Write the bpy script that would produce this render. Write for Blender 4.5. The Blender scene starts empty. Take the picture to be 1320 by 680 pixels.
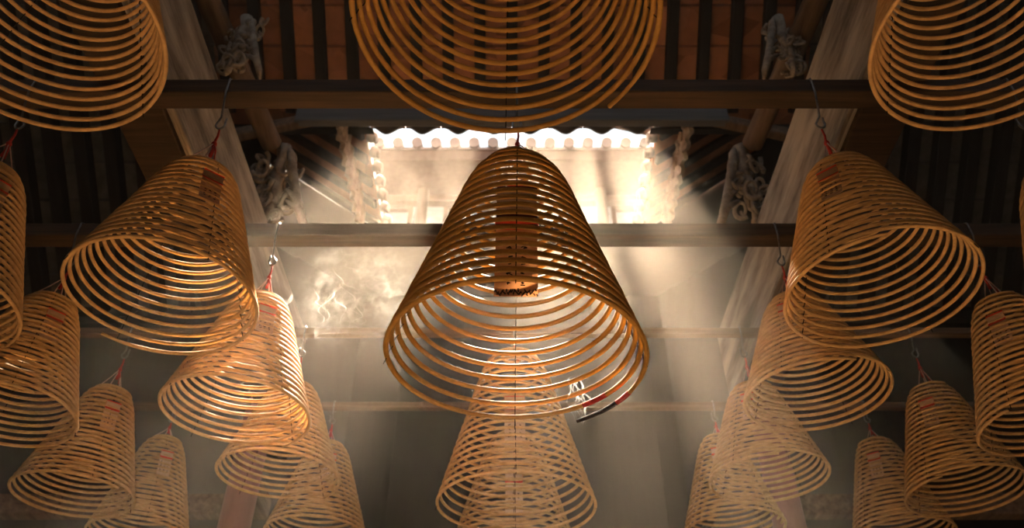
import bpy, bmesh, math, random
from mathutils import Vector, Matrix
random.seed(11)
PI = math.pi
scene = bpy.context.scene
C = scene.collection
EYE = 1.6                      # camera height above the temple floor
H = 2.4                        # beam height above the eye
BEAM_D = [0.47*H, 0.79*H, 1.12*H, 1.44*H, 1.76*H]

# ------------------------------------------------------------------ helpers
def link(name, verts, faces, mat, parent=None, smooth=False):
    me = bpy.data.meshes.new(name)
    me.from_pydata([tuple(v) for v in verts], [], faces)
    me.update()
    if smooth:
        me.polygons.foreach_set('use_smooth', [True]*len(me.polygons))
    ob = bpy.data.objects.new(name, me)
    C.objects.link(ob)
    if mat: me.materials.append(mat)
    if parent: ob.parent = parent
    return ob

class MB:
    """collects shapes for ONE mesh object"""
    def __init__(s): s.v = []; s.f = []
    def add(s, v, f):
        n = len(s.v); s.v += [Vector(p) for p in v]; s.f += [tuple(i+n for i in q) for q in f]
    def box(s, c, size, rot=None, bev=0.0):
        bm = bmesh.new(); bmesh.ops.create_cube(bm, size=1)
        bmesh.ops.scale(bm, vec=size, verts=bm.verts)
        if bev: bmesh.ops.bevel(bm, geom=bm.edges[:], offset=bev, segments=2, affect='EDGES', profile=.5)
        M = Matrix.Translation(c) @ (rot.to_4x4() if rot else Matrix.Identity(4))
        bm.verts.index_update()
        s.add([M @ v.co for v in bm.verts], [[v.index for v in f.verts] for f in bm.faces]); bm.free()
    def tube(s, pts, rad, n=8, cap=True):
        pts = [Vector(p) for p in pts]; m = len(pts)
        if not callable(rad):
            r0 = rad; rad = lambda t: r0
        vs = []; fs = []
        up = None
        for i, p in enumerate(pts):
            t = (pts[min(i+1, m-1)] - pts[max(i-1, 0)]).normalized()
            if up is None:
                up = Vector((0, 0, 1)) if abs(t.z) < .9 else Vector((0, 1, 0))
            a = (up - t*up.dot(t)).normalized(); up = a; b = t.cross(a)
            r = rad(i/(m-1))
            for k in range(n):
                q = 2*PI*k/n
                vs.append(p + (a*math.cos(q) + b*math.sin(q))*r)
        for i in range(m-1):
            for k in range(n):
                k2 = (k+1) % n
                fs.append((i*n+k, i*n+k2, (i+1)*n+k2, (i+1)*n+k))
        if cap:
            fs.append(tuple(range(n-1, -1, -1))); fs.append(tuple((m-1)*n+k for k in range(n)))
        s.add(vs, fs)
    def ball(s, c, r, seg=8, sc=(1, 1, 1)):
        bm = bmesh.new(); bmesh.ops.create_uvsphere(bm, u_segments=seg, v_segments=max(4, seg//2+1), radius=r)
        bm.verts.index_update()
        s.add([Vector((v.co.x*sc[0], v.co.y*sc[1], v.co.z*sc[2])) + Vector(c) for v in bm.verts],
              [[v.index for v in f.verts] for f in bm.faces]); bm.free()
    def build(s, name, mat, parent=None, smooth=False):
        return link(name, s.v, s.f, mat, parent, smooth)

def tag(o, label=None, cat=None, group=None, kind=None):
    if label: o['label'] = label
    if cat: o['category'] = cat
    if group: o['group'] = group
    if kind: o['kind'] = kind
    return o

def empty(name, loc, rz=0):
    o = bpy.data.objects.new(name, None); C.objects.link(o)
    o.location = loc; o.rotation_euler = (0, 0, rz); o.empty_display_size = .1
    return o

# ------------------------------------------------------------------ materials
def new_mat(name):
    m = bpy.data.materials.new(name); m.use_nodes = True
    nt = m.node_tree; b = nt.nodes['Principled BSDF']
    return m, nt, b

def noise_mat(name, c1, c2, scale=(6, 6, 6), detail=6, rough=.75, bump=.2, spec=.3, lo=.35, hi=.65, bdist=.01):
    m, nt, b = new_mat(name)
    tc = nt.nodes.new('ShaderNodeTexCoord'); mp = nt.nodes.new('ShaderNodeMapping')
    mp.inputs['Scale'].default_value = scale
    nz = nt.nodes.new('ShaderNodeTexNoise'); nz.inputs['Scale'].default_value = 1; nz.inputs['Detail'].default_value = detail
    nz.inputs['Roughness'].default_value = .65
    rp = nt.nodes.new('ShaderNodeValToRGB')
    rp.color_ramp.elements[0].position = lo; rp.color_ramp.elements[0].color = (*c1, 1)
    rp.color_ramp.elements[1].position = hi; rp.color_ramp.elements[1].color = (*c2, 1)
    L = nt.links.new
    L(tc.outputs['Object'], mp.inputs['Vector']); L(mp.outputs[0], nz.inputs['Vector'])
    L(nz.outputs['Fac'], rp.inputs['Fac']); L(rp.outputs['Color'], b.inputs['Base Color'])
    b.inputs['Roughness'].default_value = rough; b.inputs['Specular IOR Level'].default_value = spec
    if bump:
        bp = nt.nodes.new('ShaderNodeBump'); bp.inputs['Strength'].default_value = bump; bp.inputs['Distance'].default_value = bdist
        L(nz.outputs['Fac'], bp.inputs['Height']); L(bp.outputs[0], b.inputs['Normal'])
    return m

M = {}
M['incense'] = noise_mat('incense_paste', (.50, .28, .105), (.66, .395, .16), (30, 30, 60), 4, .72, .35, .25, bdist=.003)
M['incense_shaded'] = noise_mat('shaded_incense_paste', (.36, .18, .038), (.48, .25, .06), (30, 30, 60), 4, .72, .35, .25, bdist=.003)  # darker copy of the incense, dimness put into the colour
M['thread'] = noise_mat('black_thread', (.012, .010, .009), (.03, .024, .02), (80, 80, 80), 2, .9, 0, .1)
M['burnt'] = noise_mat('burnt_incense', (.008, .006, .006), (.035, .027, .023), (120, 120, 120), 3, .95, .3, .1)
M['red_paint'] = noise_mat('red_band', (.32, .022, .016), (.42, .035, .025), (40, 40, 40), 2, .7, 0, .2)
M['red_cord'] = noise_mat('red_cord', (.40, .030, .024), (.55, .06, .045), (90, 90, 200), 3, .85, .2, .1)
M['pale_cord'] = noise_mat('pale_cord', (.52, .33, .26), (.62, .42, .34), (90, 90, 200), 3, .85, .2, .1)
M['paper'] = noise_mat('tag_paper', (.58, .36, .20), (.68, .44, .26), (14, 14, 14), 3, .85, .1, .1)
M['dark_paper'] = noise_mat('dark_red_paper', (.10, .016, .012), (.15, .026, .02), (20, 20, 20), 3, .85, .1, .1)
M['red_paper'] = noise_mat('red_paper', (.72, .06, .03), (.80, .10, .05), (20, 20, 20), 3, .85, .1, .1)
M['ink'] = noise_mat('ink', (.012, .010, .010), (.02, .016, .016), (20, 20, 20), 2, .8, 0, .1)
M['steel'] = noise_mat('hook_steel', (.16, .155, .15), (.26, .25, .245), (60, 60, 60), 3, .4, .1, .5)
M['steel'].node_tree.nodes['Principled BSDF'].inputs['Metallic'].default_value = .8
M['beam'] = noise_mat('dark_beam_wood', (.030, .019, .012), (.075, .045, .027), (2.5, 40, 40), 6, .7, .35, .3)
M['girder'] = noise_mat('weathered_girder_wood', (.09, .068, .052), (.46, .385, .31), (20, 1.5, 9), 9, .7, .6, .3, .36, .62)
M['hazy_wood'] = noise_mat('hazed_beam_wood', (.12, .075, .048), (.20, .13, .085), (2.0, 40, 40), 6, .7, .35, .3)  # lighter than the beam wood, haze painted into the far beams
M['old_wood'] = noise_mat('old_brown_wood', (.085, .050, .030), (.21, .135, .085), (26, 2.2, 26), 7, .75, .4, .3)
M['carved'] = noise_mat('carved_wood', (.17, .13, .10), (.44, .36, .28), (12, 12, 12), 6, .7, .3, .3)
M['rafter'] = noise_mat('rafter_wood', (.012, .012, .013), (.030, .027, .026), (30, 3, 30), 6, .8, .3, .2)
M['fascia'] = noise_mat('eave_board', (.085, .085, .090), (.13, .13, .135), (2, 30, 30), 5, .6, .2, .3)
M['red_column'] = noise_mat('red_lacquer', (.24, .075, .05), (.36, .13, .085), (9, 9, 2), 6, .55, .15, .4)
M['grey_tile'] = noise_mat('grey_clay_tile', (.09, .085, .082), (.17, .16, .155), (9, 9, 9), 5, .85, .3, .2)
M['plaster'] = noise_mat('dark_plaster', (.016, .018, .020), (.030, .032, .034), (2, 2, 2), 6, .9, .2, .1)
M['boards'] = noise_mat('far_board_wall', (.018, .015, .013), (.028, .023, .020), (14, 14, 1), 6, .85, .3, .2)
M['pale_wall'] = noise_mat('pale_limewash', (.27, .262, .255), (.33, .32, .31), (1.5, 1.5, 1.5), 5, .9, .1, .1)
M['pale_wood'] = noise_mat('faded_timber', (.07, .048, .035), (.11, .08, .06), (10, 10, 2), 5, .8, .2, .2)
M['pale_tile'] = noise_mat('sun_bleached_tile', (.18, .17, .165), (.25, .24, .225), (5, 5, 5), 5, .85, .2, .2)

for k in ('paper', 'dark_paper', 'red_paper'):        # thin paper lets light through
    nt = M[k].node_tree; b = nt.nodes['Principled BSDF']; out = nt.nodes['Material Output']
    tr = nt.nodes.new('ShaderNodeBsdfTranslucent'); mxs = nt.nodes.new('ShaderNodeMixShader'); mxs.inputs[0].default_value = .45
    nt.links.new(b.inputs['Base Color'].links[0].from_socket, tr.inputs['Color'])
    nt.links.new(b.outputs[0], mxs.inputs[1]); nt.links.new(tr.outputs[0], mxs.inputs[2]); nt.links.new(mxs.outputs[0], out.inputs['Surface'])

# terracotta tiles laid in courses, seen from below
def tile_material():
    m, nt, b = new_mat('terracotta_tile')
    tc = nt.nodes.new('ShaderNodeTexCoord'); mp = nt.nodes.new('ShaderNodeMapping')
    vo = nt.nodes.new('ShaderNodeTexVoronoi'); vo.inputs['Scale'].default_value = 1
    mp.inputs['Scale'].default_value = (4.6, 7.5, 5.0)
    rp = nt.nodes.new('ShaderNodeValToRGB')
    rp.color_ramp.elements[0].color = (.26, .10, .052, 1); rp.color_ramp.elements[1].color = (.56, .245, .13, 1)
    nz = nt.nodes.new('ShaderNodeTexNoise'); nz.inputs['Scale'].default_value = 14; nz.inputs['Detail'].default_value = 6
    mx = nt.nodes.new('ShaderNodeMix'); mx.data_type = 'RGBA'; mx.blend_type = 'MULTIPLY'; mx.inputs[0].default_value = .75
    L = nt.links.new
    L(tc.outputs['Object'], mp.inputs[0]); L(mp.outputs[0], vo.inputs['Vector'])
    sp = nt.nodes.new('ShaderNodeSeparateColor'); L(vo.outputs['Color'], sp.inputs[0]); L(sp.outputs[0], rp.inputs[0])
    L(tc.outputs['Object'], nz.inputs['Vector'])
    L(rp.outputs[0], mx.inputs['A']); L(nz.outputs['Fac'], mx.inputs['B'])
    gm = nt.nodes.new('ShaderNodeMix'); gm.data_type = 'RGBA'; gm.blend_type = 'MIX'; gm.inputs[0].default_value = .35
    L(mx.outputs['Result'], gm.inputs['A']); L(rp.outputs[0], gm.inputs['B'])
    L(gm.outputs['Result'], b.inputs['Base Color']); b.inputs['Roughness'].default_value = .85
    return m
M['terracotta'] = tile_material()

def floor_material():
    m, nt, b = new_mat('stone_slabs')
    tc = nt.nodes.new('ShaderNodeTexCoord'); br = nt.nodes.new('ShaderNodeTexBrick')
    br.inputs['Scale'].default_value = 1.0; br.inputs['Brick Width'].default_value = .9; br.inputs['Row Height'].default_value = .45
    br.inputs['Mortar Size'].default_value = .008
    br.inputs['Color1'].default_value = (.56, .36, .19, 1); br.inputs['Color2'].default_value = (.48, .30, .155, 1)
    br.inputs['Mortar'].default_value = (.2, .13, .08, 1)
    nt.links.new(tc.outputs['Object'], br.inputs['Vector']); nt.links.new(br.outputs['Color'], b.inputs['Base Color'])
    b.inputs['Roughness'].default_value = .7
    return m
M['floor'] = floor_material()

def volume_mat(name, color, density, g):
    m = bpy.data.materials.new(name); m.use_nodes = True; nt = m.node_tree
    nt.nodes.remove(nt.nodes['Principled BSDF'])
    v = nt.nodes.new('ShaderNodeVolumeScatter')
    v.inputs['Color'].default_value = (*color, 1); v.inputs['Density'].default_value = density; v.inputs['Anisotropy'].default_value = g
    nt.links.new(v.outputs[0], nt.nodes['Material Output'].inputs['Volume'])
    return m
HAZE_DENSITY = 0.027
def haze_mat():
    m = volume_mat('temple_haze', (.97, .80, .64), HAZE_DENSITY, .30); nt = m.node_tree
    v = [n for n in nt.nodes if n.type == 'VOLUME_SCATTER'][0]; L = nt.links.new
    tc = nt.nodes.new('ShaderNodeTexCoord'); sx = nt.nodes.new('ShaderNodeSeparateXYZ')
    gr = nt.nodes.new('ShaderNodeMapRange'); gr.interpolation_type = 'SMOOTHSTEP'
    gr.inputs['From Min'].default_value = 2.0; gr.inputs['From Max'].default_value = 4.7
    gr.inputs['To Min'].default_value = .27; gr.inputs['To Max'].default_value = 1.0
    nz = nt.nodes.new('ShaderNodeTexNoise'); nz.inputs['Scale'].default_value = .9; nz.inputs['Detail'].default_value = 3
    nm = nt.nodes.new('ShaderNodeMapRange'); nm.inputs['From Min'].default_value = .32; nm.inputs['From Max'].default_value = .68
    nm.inputs['To Min'].default_value = .45; nm.inputs['To Max'].default_value = 1.5
    m1 = nt.nodes.new('ShaderNodeMath'); m1.operation = 'MULTIPLY'
    m2 = nt.nodes.new('ShaderNodeMath'); m2.operation = 'MULTIPLY'; m2.inputs[1].default_value = HAZE_DENSITY
    L(tc.outputs['Object'], sx.inputs[0]); L(sx.outputs['Z'], gr.inputs['Value'])
    L(tc.outputs['Object'], nz.inputs['Vector']); L(nz.outputs['Fac'], nm.inputs['Value'])
    L(gr.outputs[0], m1.inputs[0]); L(nm.outputs[0], m1.inputs[1]); L(m1.outputs[0], m2.inputs[0])
    L(m2.outputs[0], v.inputs['Density'])
    return m
M['haze'] = haze_mat()
M['wisp'] = volume_mat('smoke_strand', (.97, .94, .90), 26.0, .2)

def cloud_mat():
    m = volume_mat('smoke_cloud', (.97, .92, .86), 1, .2); nt = m.node_tree
    v = [n for n in nt.nodes if n.type == 'VOLUME_SCATTER'][0]
    tc = nt.nodes.new('ShaderNodeTexCoord')
    nz = nt.nodes.new('ShaderNodeTexNoise'); nz.inputs['Scale'].default_value = 7; nz.inputs['Detail'].default_value = 5
    nz.inputs['Distortion'].default_value = 1.6; nz.inputs['Roughness'].default_value = .6
    ln = nt.nodes.new('ShaderNodeVectorMath'); ln.operation = 'LENGTH'
    fall = nt.nodes.new('ShaderNodeMapRange'); fall.inputs['From Min'].default_value = 1.0; fall.inputs['From Max'].default_value = .2
    th = nt.nodes.new('ShaderNodeMapRange'); th.inputs['From Min'].default_value = .56; th.inputs['From Max'].default_value = .72
    th.inputs['To Max'].default_value = 3.6
    mu = nt.nodes.new('ShaderNodeMath'); mu.operation = 'MULTIPLY'
    L = nt.links.new
    mp = nt.nodes.new('ShaderNodeMapping'); mp.inputs['Scale'].default_value = (.30, .22, .36)
    L(tc.outputs['Object'], mp.inputs[0]); L(mp.outputs[0], nz.inputs['Vector'])
    nz.inputs['Scale'].default_value = 14
    L(tc.outputs['Object'], ln.inputs[0]); L(ln.outputs['Value'], fall.inputs['Value'])
    L(nz.outputs['Fac'], th.inputs['Value']); L(th.outputs[0], mu.inputs[0]); L(fall.outputs[0], mu.inputs[1])
    L(mu.outputs[0], v.inputs['Density'])
    return m
M['cloud'] = cloud_mat()

# ------------------------------------------------------------------ the setting
def E(x, y, z): return Vector((x, y, z + EYE))     # z measured from the eye

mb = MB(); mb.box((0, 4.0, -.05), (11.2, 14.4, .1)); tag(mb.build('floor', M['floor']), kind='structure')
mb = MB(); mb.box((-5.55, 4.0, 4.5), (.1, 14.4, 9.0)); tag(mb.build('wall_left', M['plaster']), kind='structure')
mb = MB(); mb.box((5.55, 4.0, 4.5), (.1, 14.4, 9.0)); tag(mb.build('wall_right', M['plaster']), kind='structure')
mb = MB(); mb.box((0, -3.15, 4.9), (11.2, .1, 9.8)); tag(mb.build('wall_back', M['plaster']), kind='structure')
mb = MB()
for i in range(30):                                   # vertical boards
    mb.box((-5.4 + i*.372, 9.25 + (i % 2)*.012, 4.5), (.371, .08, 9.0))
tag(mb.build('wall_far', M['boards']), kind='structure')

WZ = 4.32                      # height of the light well rim above the eye
WX = .99                       # half width of the light well
WY0, WY1 = 3.70, 4.84          # near and far rim
SL = .78                       # roof slope
def near_z(y): return WZ + (WY0 - y)*SL

# roof built of stepped tile courses; x0..x1, from y0 down to y1 along the slope
def course_roof(mb, x0, x1, y0, y1, zf, step=.21):
    n = max(1, int(abs(y1-y0)/step)); dy = (y1-y0)/n
    for i in range(n):
        a = y0 + i*dy; b = a + dy
        za, zb = zf(a), zf(b)
        lip = .03
        mb.add([(x0, a, za+EYE), (x1, a, za+EYE), (x1, b, zb+EYE+lip), (x0, b, zb+EYE+lip),
                (x0, a, za+EYE+.05), (x1, a, za+EYE+.05), (x1, b, zb+EYE+lip+.05), (x0, b, zb+EYE+lip+.05)],
               [(0, 3, 2, 1), (4, 5, 6, 7), (0, 1, 5, 4), (3, 7, 6, 2), (0, 4, 7, 3), (1, 2, 6, 5)])
mb = MB()
course_roof(mb, -2.05, 2.05, -3.1, WY0, near_z)
tag(mb.build('ceiling', M['terracotta']), kind='structure')
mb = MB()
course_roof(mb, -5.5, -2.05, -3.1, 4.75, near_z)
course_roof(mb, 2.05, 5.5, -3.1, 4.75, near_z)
tag(mb.build('ceiling', M['grey_tile']), kind='structure')  # darker tile than the middle bay, painting in the outer bays' dimness

# roof slopes that rise away from the light well on its left, right and far side
def side_roof(sgn):
    mb = MB()
    n = 8; x0 = WX + .05; w = 1.15
    for i in range(n):
        a = x0 + w*i/n; b = a + w/n
        za = WZ + .03 + (a-x0)*SL + EYE; zb = WZ + .03 + (b-x0)*SL + EYE
        ya, yb = WY0 - .02, WY1 + .01
        v = [(sgn*a, ya, za+.015), (sgn*a, yb, za+.015), (sgn*b, yb, zb), (sgn*b, ya, zb),
             (sgn*a, ya, za+.07), (sgn*a, yb, za+.07), (sgn*b, yb, zb+.05), (sgn*b, ya, zb+.05)]
        mb.add(v, [(0, 3, 2, 1), (4, 5, 6, 7), (0, 1, 5, 4), (3, 7, 6, 2), (0, 4, 7, 3), (1, 2, 6, 5)])
    return mb
mb = side_roof(-1); s2 = side_roof(1); mb.add(s2.v, s2.f)
tag(mb.build('ceiling', M['terracotta']), kind='structure')
mb = MB()
course_roof(mb, -5.5, 5.5, 9.3, WY1, lambda y: WZ + .02 + (y-WY1)*.62, .9)
tag(mb.build('ceiling', M['boards']), kind='structure')
# gable fills between the outer roof and the far slope
mb = MB()
for s in (-1, 1):
    mb.box(E(s*3.8, 4.80, 4.4), (3.4, .08, 1.9))
    mb.box(E(s*2.16, 6.45, 5.35), (.08, 5.7, 3.9))
    x0, x1, z0, z1 = s*(WX-.02), s*2.2, WZ + EYE - .02, WZ + EYE + .95
    v = [(x0, WY0+.0, z0), (x1, WY0+.0, z0), (x1, WY0+.0, z1), (x0, WY0+.05, z0), (x1, WY0+.05, z0), (x1, WY0+.05, z1)]
    mb.add(v, [(0, 1, 2), (5, 4, 3), (0, 3, 4, 1), (1, 4, 5, 2), (2, 5, 3, 0)])
    mb.add([p + Vector((0, WY1 - WY0 + .03, 0)) for p in map(Vector, v)], [(0, 1, 2), (5, 4, 3), (0, 3, 4, 1), (1, 4, 5, 2), (2, 5, 3, 0)])
tag(mb.build('wall_clerestory', M['plaster']), kind='structure')

# rafters under the near slope
rl = math.atan(SL); RR = Matrix.Rotation(-rl, 3, 'X')
def rafter(x, y0, y1, w=.085, hgt=.10, label=None, group=None):
    yc = (y0+y1)/2; ln = (y1-y0)/math.cos(rl)
    mb = MB(); mb.box((0, 0, 0), (w, ln, hgt), bev=.006)
    o = mb.build('rafter', M['rafter']); o.location = E(x, yc, near_z(yc) - hgt*.64); o.rotation_euler = (-rl, 0, 0)
    return tag(o, label, 'rafter', group)
for i in range(-9, 10):
    rafter(i*.218, 1.4, WY0 - .10, .074, .075,
           'dark rafter between terracotta tile strips above the light well eave', 'rafters above the light well')
for s, side in ((-1, 'left'), (1, 'right')):
    for i in range(9):
        rafter(s*(2.16 + i*.21), 2.6, 4.72, .088, .10,
               f'dim dark rafter of the {side} outer roof bay', f'rafters of the {side} outer bay')
# rafters of the slopes beside the light well
for s, side in ((-1, 'left'), (1, 'right')):
    for i in range(5):
        y = WY0 + .10 + i*.235
        mb = MB(); mb.box((0, 0, 0), (1.4, .09, .035), bev=.006)
        o = mb.build('rafter', M['rafter'])
        o.location = E(s*(WX+.05+.575), y, WZ + .005 + .575*SL); o.rotation_euler = (0, -s*math.atan(SL), 0)
        tag(o, f'dark sloping rafter of the roof slope {side} of the light well', 'rafter', f'rafters {side} of the light well')
# eave board and drip tiles on the near rim
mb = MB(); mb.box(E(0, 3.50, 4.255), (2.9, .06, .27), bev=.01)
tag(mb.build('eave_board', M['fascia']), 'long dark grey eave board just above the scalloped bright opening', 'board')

def drip_tile():
    mb = MB(); n = 14; w = .122; th = .014
    front = []; 
    for i in range(n+1):
        u = -1 + 2*i/n
        z = -.018 - .048*math.cos(PI*u)
        y = -.03*(1-u*u)
        front.append((u*w, y, z))
    v = []
    for (x, y, z) in front:
        v += [(x, y, z), (x, y, .05), (x, y+th, z), (x, y+th, .05)]
    f = []
    for i in range(n):
        a = 4*i; b = a+4
        f += [(a, b, b+1, a+1), (a+2, a+3, b+3, b+2), (a, a+2, b+2, b), (a+1, b+1, b+3, a+3)]
    f += [(0, 1, 3, 2), (4*n, 4*n+2, 4*n+3, 4*n+1)]
    mb.add(v, f)
    return mb
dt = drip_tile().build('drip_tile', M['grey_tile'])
for i in range(8):
    o = dt if i == 0 else dt.copy()
    if i: C.objects.link(o)
    o.location = E(-.875 + i*.25, WY0 + .02, WZ - .01)
    tag(o, 'rounded grey drip tile hanging in silhouette along the upper edge of the bright opening', 'tile', 'drip tiles on the near eave')
# tile ends on the two sides of the well
for s, side in ((-1, 'left'), (1, 'right')):
    for i in range(8):
        mb = MB()
        mb.tube([(0, 0, 0), (-s*.02, 0, -.008), (-s*.05, 0, -.02)], lambda t: .045 if t < .9 else .035, 10)
        mb.ball((-s*.05, 0, -.03), .034, 8, (.5, 1, 1))
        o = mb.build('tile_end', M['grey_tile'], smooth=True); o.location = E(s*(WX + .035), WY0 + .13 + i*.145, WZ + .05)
        tag(o, f'round tile end along the {side} edge of the bright opening', 'tile', f'tile ends on the {side} rim')

# carved valance boards along the sides of the well
def valance(s, side):
    mb = MB(); n = 60; y0, y1 = 3.56, 4.62; th = .03
    v = []; f = []
    for i in range(n+1):
        u = i/n; y = y0 + (y1-y0)*u
        z0 = -.12 - .018*abs(math.sin(u*PI*9)) - .008*math.sin(u*PI*27)
        x = .012*math.sin(u*PI*18)
        for (dx, z) in ((x, z0), (x, .10), (x+th, .10), (x+th, z0)):
            v.append((dx, y, z))
    for i in range(n):
        for k in range(4):
            f.append((4*i+k, 4*i+(k+1) % 4, 4*i+4+(k+1) % 4, 4*i+4+k))
    f += [(3, 2, 1, 0), (4*n, 4*n+1, 4*n+2, 4*n+3)]
    mb.add(v, f)
    root = mb.build('carved_valance', M['carved']); root.location = E(s*1.19, 0, 4.27)
    tag(root, f'pale carved valance board along the {side} side of the light well', 'valance')
    sc = MB()
    for i in range(9):                                   # scroll relief
        yc = y0 + (y1-y0)*(i+.5)/9
        pts = []
        for k in range(22):
            a = k/21*2.6*PI; r = .046*(1 - k/26)
            pts.append((-s*.012 + (.015 if s < 0 else .0), yc + r*math.cos(a)*(1 if i % 2 else -1), -.02 + r*math.sin(a)))
        sc.tube(pts, lambda t: .010*(1-.4*t), 6)
    sc.build('scroll_relief', M['carved'], root, True)
    return root
valance(-1, 'left'); valance(1, 'right')

# small tie rods from the valance to the bracket
for s, side in ((-1, 'left'), (1, 'right')):
    mb = MB(); mb.box((0, 0, 0), (.62, .07, .08), bev=.015)
    o = mb.build('tie_piece', M['old_wood']); o.location = E(s*1.55, 3.52, 4.12); o.rotation_euler = (0, s*.32, 0)
    tag(o, f'short brown wooden tie running outward from the {side} valance board', 'beam')

# ------------------------------------------------------------------ the building across the courtyard
def across():
    Y = 10.2
    root = empty('courtyard_building', (0, Y, 0))
    tag(root, 'pale washed out building with a tiled eave seen through the bright opening', 'building')
    mb = MB(); mb.box((0, .5, 6.0), (9.0, .2, 10.2)); mb.build('wall', M['pale_wall'], root)
    mb = MB(); mb.box((0, .05, EYE + 10.50), (9.4, 1.1, .10), bev=.01); mb.build('eave_soffit', M['pale_wood'], root)
    mb = MB(); mb.box((0, -.42, EYE + 10.62), (9.4, .10, .22), bev=.01); mb.build('eave_board', M['pale_wood'], root)
    rt = MB()
    rt.add([(-4.7, -.5, EYE+10.72), (4.7, -.5, EYE+10.72), (4.7, 3.0, EYE+12.0), (-4.7, 3.0, EYE+12.0),
            (-4.7, -.5, EYE+10.78), (4.7, -.5, EYE+10.78), (4.7, 3.0, EYE+12.1), (-4.7, 3.0, EYE+12.1)],
           [(0, 3, 2, 1), (4, 5, 6, 7), (0, 1, 5, 4), (2, 3, 7, 6), (1, 2, 6, 5), (0, 4, 7, 3)])
    rt.build('roof', M['pale_tile'], root)
    for i in range(17):
        x = -2.72 + i*.34
        t = MB(); t.tube([(x, -.60, EYE+10.80), (x, -.3, EYE+10.92)], .098, 12)
        t.build('tile_end', M['pale_tile'], root)
    for x in (-1.62, 1.62):
        t = MB(); t.tube([(x, .22, .9), (x, .22, EYE+10.4)], .10, 14); t.build('column', M['pale_wood'], root, True)
    for x in (-2.3, 2.3, 0):
        fr = MB()
        w, h, zc = (.46 if x else 1.2), .62, EYE + 9.45
        for sx in (-1, 1): fr.box((x + sx*w, .36, zc), (.08, .10, 2*h+.08))
        for sz in (-1, 1): fr.box((x, .36, zc + sz*h), (2*w, .10, .08))
        fr.box((x, .36, zc), (2*w, .05, .05))
        fr.build('window_frame', M['pale_wood'], root)
    b = MB(); b.box((0, .30, EYE + 8.72), (9.0, .22, .16)); b.box((0, .34, EYE+10.25), (9.0, .16, .14)); b.build('string_course', M['pale_wood'], root)
across()

# added tree shape, out of view, whose limbs cut the sunlight into shafts
def sun_blocker_tree():
    rnd = random.Random(21)
    root = empty('sun_blocker_tree', (2.9, 8.6, 0)); tag(root, 'added unseen tree shape whose limbs break the sunlight into shafts above the opening', 'tree')
    mb = MB(); mb.tube([(0, 0, 0), (.05, .05, 4), (-.05, 0, 8), (-.2, -.2, 10.4), (-.7, -.7, 10.75)], lambda t: .22*(1-.55*t), 12); mb.build('sun_blocker_trunk', M['old_wood'], root, True)
    mb = MB(); mb.tube([(-.6, -.65, 10.72), (-1.4, -.95, 10.60), (-2.4, -1.0, 10.62), (-3.4, -1.05, 10.75), (-3.9, -1.1, 10.9)], lambda t: .085*(1-.6*t), 10); mb.build('sun_blocker_bough', M['old_wood'], root, True)
    for x, rr in ((-.52, .05), (-.22, .08), (.12, .13), (.34, .12), (.74, .03), (1.04, .06), (1.34, .04)):
        xx = x - 2.9; l = rnd.uniform(-.10, .10)
        mb = MB(); mb.tube([(xx, -1.0, 10.6), (xx + l*.5, -1.0 + rnd.uniform(-.1, .1), 11.0), (xx + l, -.95 + rnd.uniform(-.1, .1), 11.45), (xx + l*1.6, -.9, 12.0)], lambda t: rr*(1-.45*t), 8)
        mb.tube([(xx + l*.5, -1.0, 11.0), (xx + l*.5 + .1, -.95, 11.3), (xx + l*.5 + .16, -.9, 11.7)], lambda t: rr*.45*(1-.5*t), 6)
        mb.build('limb', M['old_wood'], root, True)
sun_blocker_tree()

# ------------------------------------------------------------------ timber frame
beam_names = {0: ('dark cross beam overhead carrying the nearest coils', .07, .07, 2.75),
              1: ('dark square cross beam passing above the big central coil in front of the tile strips', .082, .075, H),
              2: ('hazy cross beam running along the lower edge of the bright opening', .082, .075, H),
              3: ('thin hazy cross beam behind the central coil rim at mid height', .045, .04, H),
              4: ('faint cross beam in the haze behind the lower central coil, farthest of the hanging beams', .045, .04, H)}
for k, (lab, w, h, z) in beam_names.items():
    mb = MB(); mb.box(E(0, BEAM_D[k], z), (10.9, w, h), bev=.006)
    tag(mb.build('cross_beam', M['beam' if k < 3 else 'hazy_wood']), lab, 'beam')

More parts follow.
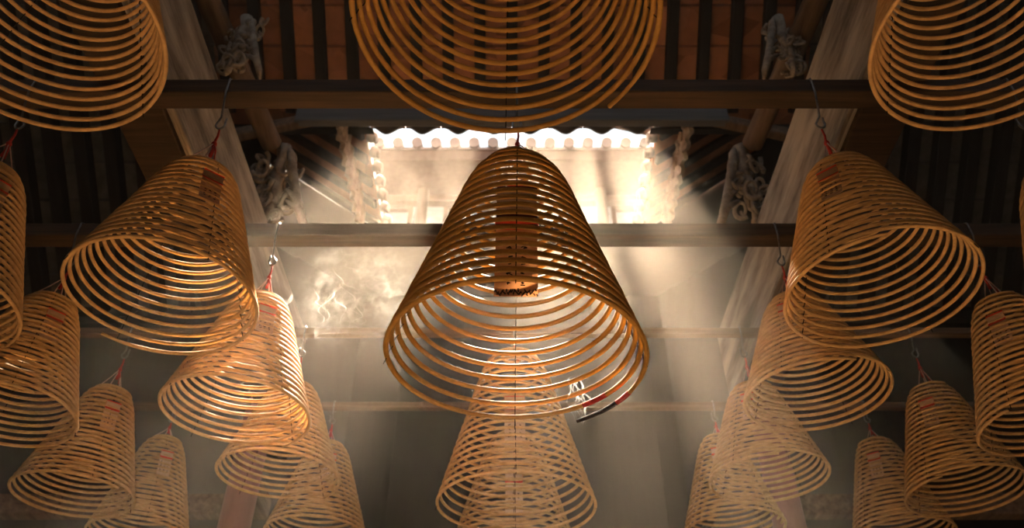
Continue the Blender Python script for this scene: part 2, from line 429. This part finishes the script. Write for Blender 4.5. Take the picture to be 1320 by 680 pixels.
for s, side in ((-1, 'left'), (1, 'right')):
    root = empty('girder', E(s*1.44, 1.4, H+.04))
    tag(root, f'stout weathered {side} girder running from the top of the photo down behind the {side} coils', 'beam')
    mb = MB(); mb.box((0, .30, .275), (.22, 5.2, .51), bev=.018)
    mb.build('beam_body', M['girder'], root)
    mb = MB(); mb.box((-s*.118, .30, .02), (.02, 5.2, .03), bev=.006); mb.build('edge_bead', M['girder'], root)
    mb = MB(); mb.box((s*.008, .30, .004), (.20, 5.18, .032), bev=.005); mb.build('underside_shade', M['beam'], root)  # dark strip painting in the shade on the girder's underside
    # column carrying the girder end
    col = empty('column', E(s*1.52, 4.28, -EYE))
    tag(col, f'reddish lacquered round column below the {side} girder', 'column')
    mb = MB(); mb.tube([(0, 0, .22), (0, 0, EYE+H+.055)], .088, 24); mb.build('shaft', M['red_column'], col, True)
    mb = MB()
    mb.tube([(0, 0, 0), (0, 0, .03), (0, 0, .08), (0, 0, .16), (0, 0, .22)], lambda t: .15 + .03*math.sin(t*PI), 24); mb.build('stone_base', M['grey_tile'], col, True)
    # tie beam from column to side wall
    mb = MB(); mb.box(E(s*3.5, 4.66, 1.96), (4.05, .10, .13), bev=.01); mb.box(E(s*1.52, 4.49, 1.96), (.10, .26, .13), bev=.01)
    tag(mb.build('tie_beam', M['old_wood']), f'horizontal tie beam running outward from the reddish {side} column', 'beam')
    # upper longitudinal beam
    p0 = E(s*1.66, 1.5, 3.70); p1 = E(s*1.46, 3.27, 3.66); d = p1-p0
    mb = MB(); mb.tube([p0 + d*t/6 for t in range(7)], .062, 16)
    tag(mb.build('upper_beam', M['old_wood'], smooth=True), f'round brown upper beam ending at the carved bracket on the {side}', 'beam')

def carved_bracket(s, loc, scale, seed, label):
    rnd = random.Random(seed)
    root = empty('carved_bracket', loc); tag(root, label, 'bracket')
    core = MB()
    core.tube([(0, -.02, .33), (.01, 0, .25), (-.01, 0, .12), (.02, 0, -.05), (.0, 0, -.20), (-.02, 0, -.33)],
              lambda t: .042*(1-.72*t)+.006, 10)
    for k in range(4):
        z = .26 - k*.15; core.ball((rnd.uniform(-.05, .05), rnd.uniform(-.03, .03), z), 0.040 - .004*k, 10, (1.2, .7, 1))
    c = core.build('core', M['carved'], root, True)
    scr = MB()
    for k in range(30):
        z = .26 - .55*k/29 + rnd.uniform(-.03, .03); w = .15*(1 - .55*k/29)
        cx = rnd.uniform(-w, w); cy = rnd.uniform(-.05, .05); sg = rnd.choice((-1, 1))
        R = rnd.uniform(.028, .062); a0 = rnd.uniform(0, 2*PI); pts = []
        for j in range(20):
            a = a0 + sg*j/19*2.4*PI; r = R*(1-.75*j/19)
            pts.append((cx + r*math.cos(a), cy + .02*math.sin(j*.5), z + 1.2*r*math.sin(a)))
        scr.tube(pts, lambda t: .0125*(1-.5*t)+.002, 7)
    scr.build('scrollwork', M['carved'], root, True)
    lv = MB()
    for k in range(6):
        x = -s*(.08 + .03*k); z = .22 - .09*k
        lv.tube([(x*.4, -.02, z+.10), (x*.8, -.04, z+.02), (x, -.03, z-.10), (x*1.05, 0, z-.17)],
                lambda t: .026*math.sin(PI*(.12+.8*t))+.002, 7)
    lv.build('hanging_leaf', M['carved'], root, True)
    root.scale = (scale,)*3
    return root
for s, side in ((-1, 'left'), (1, 'right')):
    carved_bracket(s, E(s*1.40, 3.34, 3.36), 1.0, 5 if s < 0 else 8, f'intricately carved wooden bracket standing on the {side} girder below the upper beam')
    carved_bracket(s, E(s*1.44, 2.50, 3.56), .72, 15 if s < 0 else 18, f'dim carved scroll hanging beside the {side} upper beam above the cross beam')

# ------------------------------------------------------------------ incense coils
def prof(u, R):                       # radius of the cone wall, u = 0 at the shoulder .. 1 at the rim
    return R*(.40 + .60*u - .07*math.exp(-u/.05))

def spiral_path(R, L, N, end, seg=72, start=0.0):
    Nc = 2.2; pts = []; tot = int(N*seg)
    rnd = random.Random(int(R*1e5) + int(end*100))
    ph = [rnd.uniform(0, 6.28) for _ in range(4)]
    for i in range(tot+1):
        t = N*i/tot
        ang = end - 2*PI*(N - t)
        if t < Nc:
            q = t/Nc; r = .33*R*q**.85 + .008; z = -.028*q*q
        else:
            u = (t-Nc)/(N-Nc); r = prof(u, R); z = -.028 - (L-.028)*u**.97
        r *= 1 + .006*math.sin(ang*1.0 + ph[0]) + .002*math.sin(ang*.37+ph[1])
        z += .0010*math.sin(ang*.81 + ph[2])
        pts.append((r*math.cos(ang), r*math.sin(ang), z))
    return pts

def coil(name_loc, R, L, N, rad, end, label, hook, twist=0.0, tag_w=.066, tag_h=.160, tag_top=.24, burnt=False, tilt=(0, 0)):
    x, y, zt = name_loc
    root = empty('incense_coil', E(x, y, zt))
    tag(root, label, 'incense coil', 'spiral incense coils hanging from the beams')
    root.rotation_euler = (tilt[0], tilt[1], 0)
    pts = spiral_path(R, L, N, end)
    keep = len(pts) - (7 if burnt else 0)
    mb = MB(); tl = len(pts)
    mb.tube(pts[:keep], lambda t: rad*(1 if t < .998 else .8), 8)
    mb.build('spiral', M['incense_shaded' if burnt or zt > 2.4 else 'incense'], root, True)
    if burnt:
        mb = MB(); mb.tube(pts[keep-1:keep+2], rad*1.03, 8); mb.build('red_band', M['red_paint'], root, True)
        mb = MB(); mb.tube(pts[keep+1:], lambda t: rad*(1-.25*t), 8); mb.build('burnt_tip', M['burnt'], root, True)
        k2 = keep - 70
        mb = MB(); mb.tube(pts[k2:k2+4], rad*1.05, 8); mb.build('red_band', M['red_paint'], root, True)
    # four threads holding the turns apart
    for k in range(4):
        a = twist + k*PI/2; mb = MB(); q = []
        Nc = 2.2; m = int((N-Nc)*4)
        zs = []
        for j in range(m+1):
            u = j/m; rr = prof(u, R) + (rad*.55)*math.sin(j*PI/2+.3)*(1-u**8)
            q.append((rr*math.cos(a), rr*math.sin(a), -.028 - (L-.028)*u**.97))
        mb.tube(q, .0015, 5)
        mb.build('thread', M['thread'], root)
    # red cord up to the hook
    hz = hook - zt
    mb = MB()
    kz = hz*.62
    for k in range(2):
        a = twist + k*PI + .6
        c0 = Vector((.30*R*math.cos(a), .30*R*math.sin(a), -.012)); c1 = Vector((.004*math.cos(a), .004*math.sin(a), kz))
        mb.tube([c0, c0.lerp(c1, .5) + Vector((0, 0, -.004)), c1], .0022, 6)
    for k in range(2):
        a = twist + k*PI + 2.1
        c0 = Vector((.16*R*math.cos(a), .16*R*math.sin(a), -.004)); c1 = Vector((.003*math.cos(a), .003*math.sin(a), kz))
        mb.tube([c0, c0.lerp(c1, .5), c1], .0022, 6)
    mb.build('sling_strings', M['pale_cord'], root)
    mb = MB()
    mb.tube([(0, 0, kz*.55), (.002, .002, kz*.8), (-.002, 0, kz), (.003, 0, hz*.82), (0, 0, hz+.004)], lambda t: .007*(1-.55*t), 8)
    mb.ball((0, 0, kz), .010, 8, (1, 1, 1.5))
    mb.tube([(0, 0, kz), (.016, -.006, kz-.04), (.022, -.008, kz-.085)], lambda t: .004*(1-.5*t), 6)
    mb.build('red_cord', M['red_cord'], root, True)
    # paper tag hanging inside
    ta = empty('paper_tag', (0, 0, -L*tag_top)); ta.parent = root
    rzt = random.Random(int(x*100)+int(y*10)).uniform(-.25, .25) if not burnt else 0
    ta.rotation_euler = (0, 0, rzt)
    def sheet(w, z0, z1, yo=0.0, curl=.008):
        b = MB(); n = 6; v = []; f = []
        for i in range(n+1):
            z = z0 + (z1-z0)*i/n
            for sx in (-1, 1):
                for yy in (0, .0012): v.append((sx*w/2, yo + yy + curl*math.sin(i/n*PI), z))
        for i in range(n):
            a = 4*i; c = a+4
            f += [(a, a+2, c+2, c), (a+1, c+1, c+3, a+3), (a, c, c+1, a+1), (a+2, a+3, c+3, c+2)]
        f += [(0, 1, 3, 2), (4*n, 4*n+2, 4*n+3, 4*n+1)]
        b.add(v, f); return b
    bpy.data.objects.remove(ta)
    hgt = tag_h
    top = -L*tag_top
    pt = sheet(tag_w, -hgt, 0).build('paper_tag', M['paper'], root)
    if burnt or R > .33:
        pt.location = (0, 0, top); pt.rotation_euler = (0, 0, rzt)
    else:                                   # lies against the inside of the turns, facing the aisle
        az = math.atan2(-y, -x*1.5); ri = prof(tag_top, R) + .001
        pt.location = (ri*math.cos(az), ri*math.sin(az), top)
        pt.rotation_euler = (-math.atan(R*.6/L), 0, az + PI/2)
    sheet(tag_w*1.02, -hgt*.42 if burnt else -hgt*.30, .004, -.0022 if not burnt else -.002).build('header', M['dark_paper'] if burnt else M['red_paper'], pt)
    if burnt:
        sheet(tag_w*1.06, -hgt*.42, -hgt*.34, -.004).build('red_strip', M['red_paper'], pt)
        sheet(tag_w*.5, -hgt*.02, hgt*.02, -.004).build('red_strip', M['red_paper'], pt)
    wr = MB(); rnd = random.Random(3 + int(abs(x)*91) + int(y*13))
    rows = 9 if burnt else 5
    for j in range(rows):
        z = -hgt*(.52 + .42*j/rows)
        for c in range(3 if not burnt else 2):
            xx = (-.26 + .26*c if not burnt else -.17 + .34*c)*tag_w
            for st in range(3):
                wr.box((xx + rnd.uniform(-.05, .05)*tag_w, -.0012 + .008*math.sin(min(1, -z/hgt)*PI), z + rnd.uniform(-.3, .3)*hgt*.04),
                       (tag_w*rnd.uniform(.03, .12), .0012, hgt*rnd.uniform(.006, .014)), Matrix.Rotation(rnd.uniform(-.8, .8), 3, 'Y'))
    if burnt:
        for j in range(30):
            wr.box(((-.48 + .96*j/29)*tag_w, -.002, -hgt*.972 + rnd.uniform(-.010, .010)), (.004, .0015, rnd.uniform(.006, .018)), Matrix.Rotation(rnd.uniform(-.7, .7), 3, 'Y'))
    wr.build('writing', M['ink'], pt)
    mb = MB(); mb.tube([tuple(pt.location), (0, 0, -.01)], .0014, 5); mb.build('tag_string', M['thread'], root)
    return root

def hook(x, y, zb, zbeam, bw, bh, label, flip=1):
    """steel wire hook hung over a beam; its eye sits at height zb"""
    mb = MB(); pts = []
    t = bh/2 + .006; w = bw/2 + .006
    pts += [(0, w, zbeam-.02), (0, w, zbeam + t*.7), (0, w*.6, zbeam + t), (0, -w*.6, zbeam + t), (0, -w, zbeam + t*.7), (0, -w, zbeam - t)]
    top = zbeam - t
    pts += [(0, -w*.7, top - (top-zb)*.35), (0, -w*.3, top - (top-zb)*.7)]
    for k in range(9):
        a = PI*k/8*1.15
        pts.append((flip*(.016 - .016*math.cos(a)) - flip*.016, -.004, zb + .018 - .022*math.sin(a) + .0))
    pts.append((flip*.016, -.004, zb + .05))
    P = []
    for i in range(len(pts)-1):
        a, b = Vector(pts[i]), Vector(pts[i+1])
        P += [a.lerp(b, q/3) for q in range(3)]
    P.append(Vector(pts[-1]))
    P = [p + Vector((0, 0, 0)) for p in P]
    mb.tube(P, .0042, 7)
    o = mb.build('metal_hook', M['steel'], smooth=True); o.location = E(x, y, 0)
    return tag(o, label, 'hook', 'hooks on the beams')

SR, CR = .0071, .0088          # stick radius: side coils, big central coils
# (beam, x, z top, R, L, turns, stick radius, end angle, label, thread twist)
coils = [
 (0, -1.161, 2.20, .320, .54, 19, SR, 3.9, 'large brown coil cut off by the top left corner, seen from below', .95),
 (0, -0.010, 2.42, .380, .72, 21, CR*.85, .75, 'very large coil cut off by the top middle edge, straight above the central coil', PI/2),
 (0, 1.195, 2.20, .320, .54, 19, SR, 5.2, 'large brown coil cut off by the top right corner, seen from below', .7),
 (1, -1.77, 1.985, .275, .56, 21, SR, 1.0, 'coil cut off by the left edge under the top left corner coil', .4),
 (1, -1.048, 1.985, .281, .56, 20, SR, 2.55, 'tilted left coil before the left girder, its loose end at lower left', .8),
 (1, 0.018, 1.985, .368, .78, 20.6, CR*.86, 1.02, 'biggest central coil before the bright opening, with a smoking burnt tip', PI/2),
 (1, 1.110, 1.995, .285, .55, 20, SR, 4.4, 'wide open coil in front of the right girder below the upper cross beam', .7),
 (1, 1.84, 1.985, .275, .56, 21, SR, 2.0, 'coil of which only a sliver shows at the right edge', .3),
 (2, -1.93, 2.03, .270, .55, 22, SR, 5.6, 'narrow coil cut off by the left edge with a tan paper tag, lower left', .6),
 (2, -1.047, 2.035, .279, .545, 21, SR, 1.1, 'sunlit golden coil just below and right of the tilted left coil', .9),
 (2, 1.177, 2.035, .279, .475, 19, SR, 4.9, 'golden coil just below and left of the wide open right coil', .8),
 (2, 2.04, 2.03, .270, .58, 22, SR, 3.6, 'narrow coil with red topped tag cut off by the right edge', .5),
 (3, -1.986, 2.055, .264, .56, 22, SR, 5.9, 'coil with open rim at the lower left, second from the bottom left corner', .7),
 (3, -1.080, 2.08, .280, .49, 19, SR, .9, 'hazy pinkish coil in front of the left column, third down the inner left row', .9),
 (3, 0.011, 2.25, .360, .81, 21.5, CR*.82, 1.2, 'pale hazy lower central coil seen through the rim of the big one', PI/2),
 (3, 1.191, 2.075, .274, .495, 20, SR, 4.6, 'hazy coil in front of the right column, third down the inner right row', .7),
 (3, 2.07, 2.07, .264, .56, 22, SR, 3.9, 'dim lower right coil with red topped tag, loose end by the right edge', .5),
 (4, -1.06, 2.155, .272, .55, 20, SR, 1.5, 'lowest coil of the inner left row, cut off by the bottom edge', .8),
 (4, 0.011, 2.20, .360, .76, 21.5, CR*.82, 1.2, 'farthest central coil, dense and partly hidden inside the lower central coil', PI/2),
 (4, 1.20, 2.195, .272, .56, 20, SR, 4.3, 'lowest coil of the inner right row, cut off by the bottom edge', .6),
 (4, -2.01, 2.185, .264, .58, 22, SR, .6, 'dim narrow coil low on the left, cut off by the bottom edge', .5),
 (4, 2.10, 2.175, .264, .58, 22, SR, 3.1, 'darkest narrow coil low on the right, cut off by the bottom edge', .4),
]
short = ['top left corner', 'top middle', 'top right corner', 'left edge', 'tilted left', 'biggest central', 'wide open right', 'right edge sliver',
         'narrow left edge', 'sunlit golden left', 'golden right', 'narrow right edge', 'lower left open', 'hazy pinkish left', 'pale lower central',
         'hazy inner right', 'dim lower right', 'lowest inner left', 'farthest central', 'lowest inner right', 'dim narrow left', 'darkest narrow right']
for i, (b, x, zt, R, L, N, rad, end, lab, tw) in enumerate(coils):
    y = BEAM_D[b]; lw, bw, bh, bz = beam_names[b]
    room = (bz - bh/2) - zt
    hk = zt + room*(.58 if b else .5)
    big = (i == 5)
    kw = dict(tag_w=.132, tag_h=.46, tag_top=.10, burnt=True) if big else (dict(tag_w=.10, tag_h=.26, tag_top=.28) if R > .33 else {})
    rt = random.Random(i*7+1)
    if rad == SR and b < 2: rad = .0060
    coil((x, y, zt), R, L, N, rad, end, lab, hk, tw, tilt=(rt.uniform(-.012, .012), rt.uniform(-.012, .012)), **kw)
    hook(x, y, hk, bz, bw, bh, f'steel hook over the beam holding the {short[i]} coil', -1 if i % 2 else 1)

# ------------------------------------------------------------------ smoke and haze
def ray(px, py, y):                   # a place on the camera's line of sight, used once to site the smoke
    th = math.radians(39.7); f = 1030.0; u = (px-660)/f; v = (340-py)/f
    d = Vector((u, math.cos(th) - v*math.sin(th), math.sin(th) + v*math.cos(th)))
    return E(0, 0, 0) + d*(y/d.y)

def strand(mb, p, h, amp, r, rnd, n=46):
    pts = []; ph = [rnd.uniform(0, 6.28) for _ in range(4)]
    for i in range(n):
        t = i/(n-1); a = amp*(.15 + t)
        pts.append((p.x + a*math.sin(5*t + ph[0]) + .5*a*math.sin(13*t+ph[1]), p.y + a*math.sin(4*t+ph[2]) + .4*a*math.cos(11*t+ph[3]), p.z + h*t + .3*a*math.sin(9*t+ph[1])))
    mb.tube(pts, lambda t: r*(.35 + .9*t)*(.75+.25*math.sin(23*t+ph[0]))*(1 if t < .8 else max(.06, (1-t)/.2)), 7)
def smoke(name, p, hts, amp, r, seed, count, spread, label):
    rnd = random.Random(seed); mb = MB()
    for k in range(count):
        q = p + Vector((rnd.uniform(-spread, spread), rnd.uniform(-spread, spread), rnd.uniform(-spread, spread)*.6)) if k else p
        strand(mb, q, hts*rnd.uniform(.5, 1.0), amp*rnd.uniform(.5, 1.2), r*rnd.uniform(.5, 1.1), rnd)
    return tag(mb.build(name, M['wisp'], smooth=True), label, 'smoke', kind='stuff')
tip = E(.018 + .368*math.cos(1.02), BEAM_D[1] + .368*math.sin(1.02), 1.985 - .78)
smoke('smoke_wisp', tip, .22, .030, .0042, 4, 7, .022, 'white smoke curling up from the burnt tip of the central coil')
smoke('smoke_wisp', ray(440, 420, 2.9), .34, .06, .0035, 9, 7, .10, 'thin curls of smoke drifting left of the central coil')
cl = MB(); bm = bmesh.new(); bmesh.ops.create_icosphere(bm, subdivisions=3, radius=1); bm.verts.index_update()
cl.add([v.co for v in bm.verts], [[v.index for v in f.verts] for f in bm.faces]); bm.free()
o = cl.build('smoke_cloud', M['cloud']); o.location = ray(462, 380, 2.75); o.scale = (.33, .22, .34)
tag(o, 'pale billowing smoke cloud between the tilted left coil and the central coil', 'smoke', kind='stuff')

mb = MB(); mb.box((0, 3.9, 3.0), (7.6, 10.2, 5.9))
tag(mb.build('haze', M['haze']), 'warm incense haze filling the hall and lit in shafts below the opening', 'haze', kind='stuff')

# ------------------------------------------------------------------ light
w = bpy.data.worlds.new('sky'); scene.world = w; w.use_nodes = True
bg = w.node_tree.nodes['Background']; bg.inputs['Color'].default_value = (.92, .97, 1.0, 1); bg.inputs['Strength'].default_value = 1.7

def lamp(kind, name, loc, energy, color, **kw):
    l = bpy.data.lights.new(name, kind); l.energy = energy; l.color = color
    for k, v in kw.items(): setattr(l, k, v)
    o = bpy.data.objects.new(name, l); C.objects.link(o); o.location = loc
    return o
sun = lamp('SUN', 'sun', (0, 12, 20), 148.0, (1.0, .84, .64), angle=math.radians(.9))
el, az = math.radians(57), math.radians(5.5)
sun.rotation_euler = Vector((-math.sin(az)*math.cos(el), -math.cos(az)*math.cos(el), -math.sin(el))).to_track_quat('-Z', 'Y').to_euler()
# added warm fill lights below the view, no real lamps stand there
al = lamp('AREA', 'low_warm_fill', (0, 1.4, .25), 12.5, (1.0, .70, .42), shape='RECTANGLE', size=3.2, size_y=1.0)
al.rotation_euler = (math.radians(180-12), 0, 0)
fl = lamp('AREA', 'mid_warm_fill', (0, 3.3, 1.15), 4.5, (1.0, .70, .42), shape='RECTANGLE', size=1.4, size_y=.5)  # second added fill light, brightens the coils from the middle
fl.rotation_euler = (math.radians(180), 0, 0)
# sky light portal in the well
po = lamp('AREA', 'sky_portal', E(0, (WY0+WY1)/2, WZ+.35), 1, (1, 1, 1), shape='RECTANGLE', size=2.1, size_y=1.5)
po.data.cycles.is_portal = True

# ------------------------------------------------------------------ camera
cam = bpy.data.cameras.new('camera'); co = bpy.data.objects.new('camera', cam); C.objects.link(co)
co.location = (0, 0, EYE); co.rotation_euler = (math.radians(90+39.7), 0, 0)
cam.sensor_width = 36; cam.lens = 36*1030/1320; cam.clip_start = .05
cam.dof.use_dof = True; cam.dof.focus_distance = 2.35; cam.dof.aperture_fstop = 3.2
scene.camera = co

scene.view_settings.view_transform = 'Standard'; scene.view_settings.look = 'None'
scene.view_settings.gamma = 1; scene.view_settings.use_curve_mapping = False
scene.view_settings.exposure = 0.0
cy = scene.cycles
cy.max_bounces = 6; cy.diffuse_bounces = 3; cy.glossy_bounces = 2; cy.transmission_bounces = 2; cy.volume_bounces = 0
cy.use_denoising = True
cy.sample_clamp_indirect = 8
